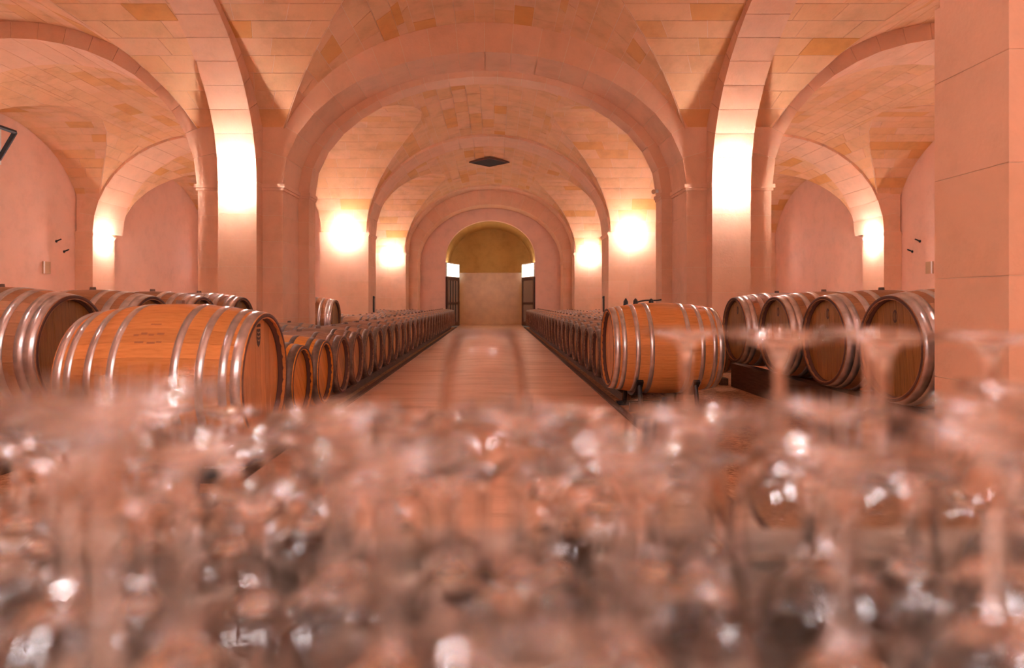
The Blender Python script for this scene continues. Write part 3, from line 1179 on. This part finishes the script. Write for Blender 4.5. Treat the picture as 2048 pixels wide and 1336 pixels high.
# pegs and a pale plate on the outer walls
for s, sd in ((-1, 'left'), (1, 'right')):
    for k, (y, z) in enumerate(((16.55, 2.62), (16.85, 2.38))):
        e = empty('wall_peg', (s * WALL, y, z))
        tag(e, '%s dark metal peg on the %s outer wall' % (('upper', 'lower')[k], sd), 'peg')
        mb = MB()
        mb.tube((0, 0, 0), (-s * 0.16, -0.05, 0.05), 0.018, n=8)
        mb.build('pin', 'black_metal', e)
        mb = MB()
        mb.tube((0, 0, 0), (-s * 0.015, 0, 0), 0.035, n=10)
        mb.build('rosette', 'black_metal', e)
    e = empty('wall_plate', (s * WALL, 16.1, 1.78))
    tag(e, 'small pale plate fixed to the %s outer wall' % sd, 'plate')
    box_obj('plate', -s * 0.0, -s * 0.03, -0.06, 0.2, 0, 0.3, 'mark_pale', e)
    box_obj('glint', -s * 0.03, -s * 0.05, -0.06, -0.03, 0, 0.3, 'white_paint', e)  # white strip painted for the glint on the metal plate

# high window in the left outer wall, its dark sash tilted open
e = empty('window_1', (-WALL, 14.22, 4.62))
tag(e, 'high cellar window with a dark tilted sash in the left outer wall', kind='structure')
box_obj('reveal', 0.0, 0.03, -0.7, 0.45, -0.45, 0.45, 'white_paint', e)
box_obj('pane', 0.03, 0.045, -0.6, 0.3, -0.3, 0.3, 'daylight_pane', e)
mb = MB()
for (a, b2) in (((0.05, -0.65, -0.35), (0.45, -0.6, 0.25)), ((0.45, -0.6, 0.25), (0.45, 0.3, 0.25)), ((0.45, 0.3, 0.25), (0.05, 0.35, -0.35)), ((0.05, 0.35, -0.35), (0.05, -0.65, -0.35))):
    mb.tube(a, b2, 0.05, n=6)
mb.build('sash', 'black_paint', e)


# ------------------------------------------------------------------ tasting table with wine glasses
TZ = 0.87
e = empty('tasting_table', (0.15, 0.38, 0.0))
tag(e, 'wooden tasting table crowded with wine glasses', 'table')
nb = 5
for i in range(nb):
    y0 = -0.28 + i * 0.56 / nb
    box_obj('plank', -0.75, 0.85, y0 + 0.001, y0 + 0.56 / nb - 0.001, TZ - 0.035, TZ, 'table_wood', e)
box_obj('apron', -0.68, 0.78, -0.24, -0.215, TZ - 0.13, TZ - 0.035, 'table_wood', e)
box_obj('apron', -0.68, 0.78, 0.215, 0.24, TZ - 0.13, TZ - 0.035, 'table_wood', e)
for x in (-0.68, 0.72):
    for y in (-0.24, 0.18):
        box_obj('leg', x, x + 0.06, y, y + 0.06, 0, TZ - 0.035, 'table_wood', e)


def lathe(prof, n=40):
    vs, fs = [], []
    m = len(prof)
    for k in range(n):
        t = 2 * math.pi * k / n
        for r, z in prof:
            vs.append((r * math.cos(t), r * math.sin(t), z))
    for k in range(n):
        k2 = (k + 1) % n
        for i in range(m - 1):
            fs.append((k * m + i, k2 * m + i, k2 * m + i + 1, k * m + i + 1))
    return vs, fs


def glass_kind(H, rf, stem, rb, rr):
    """foot, stem and bowl of a tulip glass standing on its foot; H total, stem = height where the bowl starts"""
    E = 0.0001
    foot = [(E, 0.0), (rf - .001, 0.0), (rf, 0.0012), (rf - .001, 0.0026), (rf * .6, 0.0052), (rf * .3, 0.0085), (0.0062, 0.0145), (E, 0.0150)]
    st = [(E, 0.0140), (0.0060, 0.0142), (0.0044, 0.024), (0.0038, 0.5 * stem), (0.0044, stem - 0.012), (0.0070, stem - 0.002), (E, stem - 0.001)]
    hb = H - stem
    outer = [(E, stem), (0.008, stem + .0008), (rb * .55, stem + hb * .10), (rb * .85, stem + hb * .24), (rb, stem + hb * .42),
             (rb * .985, stem + hb * .55), ((rb + rr) / 2 + .001, stem + hb * .8), (rr, H)]
    th = 0.0011
    inner = [(rr - th, H), ((rb + rr) / 2 - th + .001, stem + hb * .8), (rb * .985 - th, stem + hb * .55), (rb - th, stem + hb * .42),
             (rb * .85 - th, stem + hb * .245), (rb * .55 - th, stem + hb * .115), (0.007, stem + .0055), (E, stem + .005)]

    def smooth_prof(p):
        # Catmull-Rom refinement
        out = []
        for i in range(len(p) - 1):
            p0, p1, p2, p3 = p[max(0, i - 1)], p[i], p[i + 1], p[min(len(p) - 1, i + 2)]
            for k in range(4):
                t = k / 4
                out.append(tuple(max(0.5 * (2 * b_ + (c - a) * t + (2 * a - 5 * b_ + 4 * c - d) * t * t + (3 * b_ - a - 3 * c + d) * t ** 3), 0.0 if j else E)
                                 for j, (a, b_, c, d) in enumerate(zip(p0, p1, p2, p3))))
        out.append(p[-1])
        return out
    res = []
    for nm, pr in (('foot', foot), ('stem', smooth_prof(st)), ('bowl', smooth_prof(outer) + smooth_prof(inner))):
        v, f = lathe(pr)
        res.append((nm, mk(nm, v, f, 'glass', True)))
    return res


GK = {'small': (0.128, glass_kind(0.128, 0.028, 0.058, 0.0275, 0.0225)),
      'short': (0.178, glass_kind(0.178, 0.034, 0.078, 0.0335, 0.026)),
      'tall': (0.206, glass_kind(0.206, 0.0375, 0.088, 0.0345, 0.027))}


def wine_glass(kind, x, y, inverted, label, rot=0.0):
    H, parts = GK[kind]
    e = empty('wine_glass', (0.15 + x, y, TZ + (H if inverted else 0)))
    e.rotation_euler = (math.pi if inverted else 0, 0, rot)
    tag(e, label, 'glass', 'wine glasses on the tasting table')
    for nm, me in parts:
        link(me, nm, e)
    return e


GL = [
    ('tall', -0.105, 0.172, 1, 'closest upturned glass at the lower left, its broad foot in front'),
    ('short', -0.118, 0.244, 1, 'upturned wine glass just behind the broad left foot'),
    ('short', -0.039, 0.234, 1, 'upturned wine glass in the front row left of the walkway'),
    ('short', 0.050, 0.240, 1, 'upturned wine glass in the front row right of the walkway'),
    ('short', 0.128, 0.236, 1, 'upturned wine glass in the front row below the big right barrel'),
    ('short', 0.204, 0.262, 1, 'upturned wine glass at the lower right corner'),
    ('short', -0.189, 0.285, 1, 'upturned wine glass by the left edge, second from the corner'),
    ('short', 0.012, 0.310, 1, 'upturned wine glass of the second row under the walkway'),
    ('short', 0.096, 0.306, 1, 'upturned wine glass of the second row under the right barrel'),
    ('short', -0.075, 0.306, 1, 'upturned wine glass of the second row under the orange left barrel'),
    ('short', -0.262, 0.335, 1, 'upturned wine glass farthest to the left'),
    ('short', 0.172, 0.330, 1, 'upturned wine glass of the second row near the right pier'),
    ('short', 0.252, 0.325, 1, 'upturned wine glass below the stone pier, second row'),
    ('tall', -0.008, 0.520, 0, 'upright wine glass standing alone before the walkway'),
    ('tall', 0.206, 0.468, 1, 'tall upturned glass leftmost of the back cluster'),
    ('tall', 0.286, 0.478, 1, 'tall upturned glass in the middle of the back cluster'),
    ('tall', 0.366, 0.480, 1, 'tall upturned glass rightmost of the back cluster'),
    ('tall', 0.160, 0.540, 1, 'tall upturned glass before the raised right barrels'),
    ('short', 0.325, 0.400, 1, 'upturned glass before the back cluster, below the stone pier'),
    ('tall', 0.243, 0.556, 1, 'tall upturned glass at the rear of the back cluster'),
    ('tall', 0.324, 0.562, 1, 'tall upturned glass at the rear right of the back cluster'),
]
for k, x, y, inv, lab in GL:
    wine_glass(k, x, y, inv, lab, R.random() * 6)
taken = [(x, y, 0.038) for _, x, y, _, _ in GL]
for row in range(11):
    y = 0.185 + row * 0.042
    x, idx = -0.52 + (0.02 if row % 2 else 0.0), 0
    while x < 0.58:
        if -0.78 * y - 0.04 < x < 0.83 * y + 0.04 and all((x - a) ** 2 + (y - b2) ** 2 > (rr + 0.0295) ** 2 for a, b2, rr in taken):
            taken.append((x, y, 0.029))
            wine_glass('small', x, y, 1, 'small upturned glass, %s from the left in the %s line of small ones' % (ORD[idx], ORD[row]), R.random() * 6)
            idx += 1
        x += 0.0052
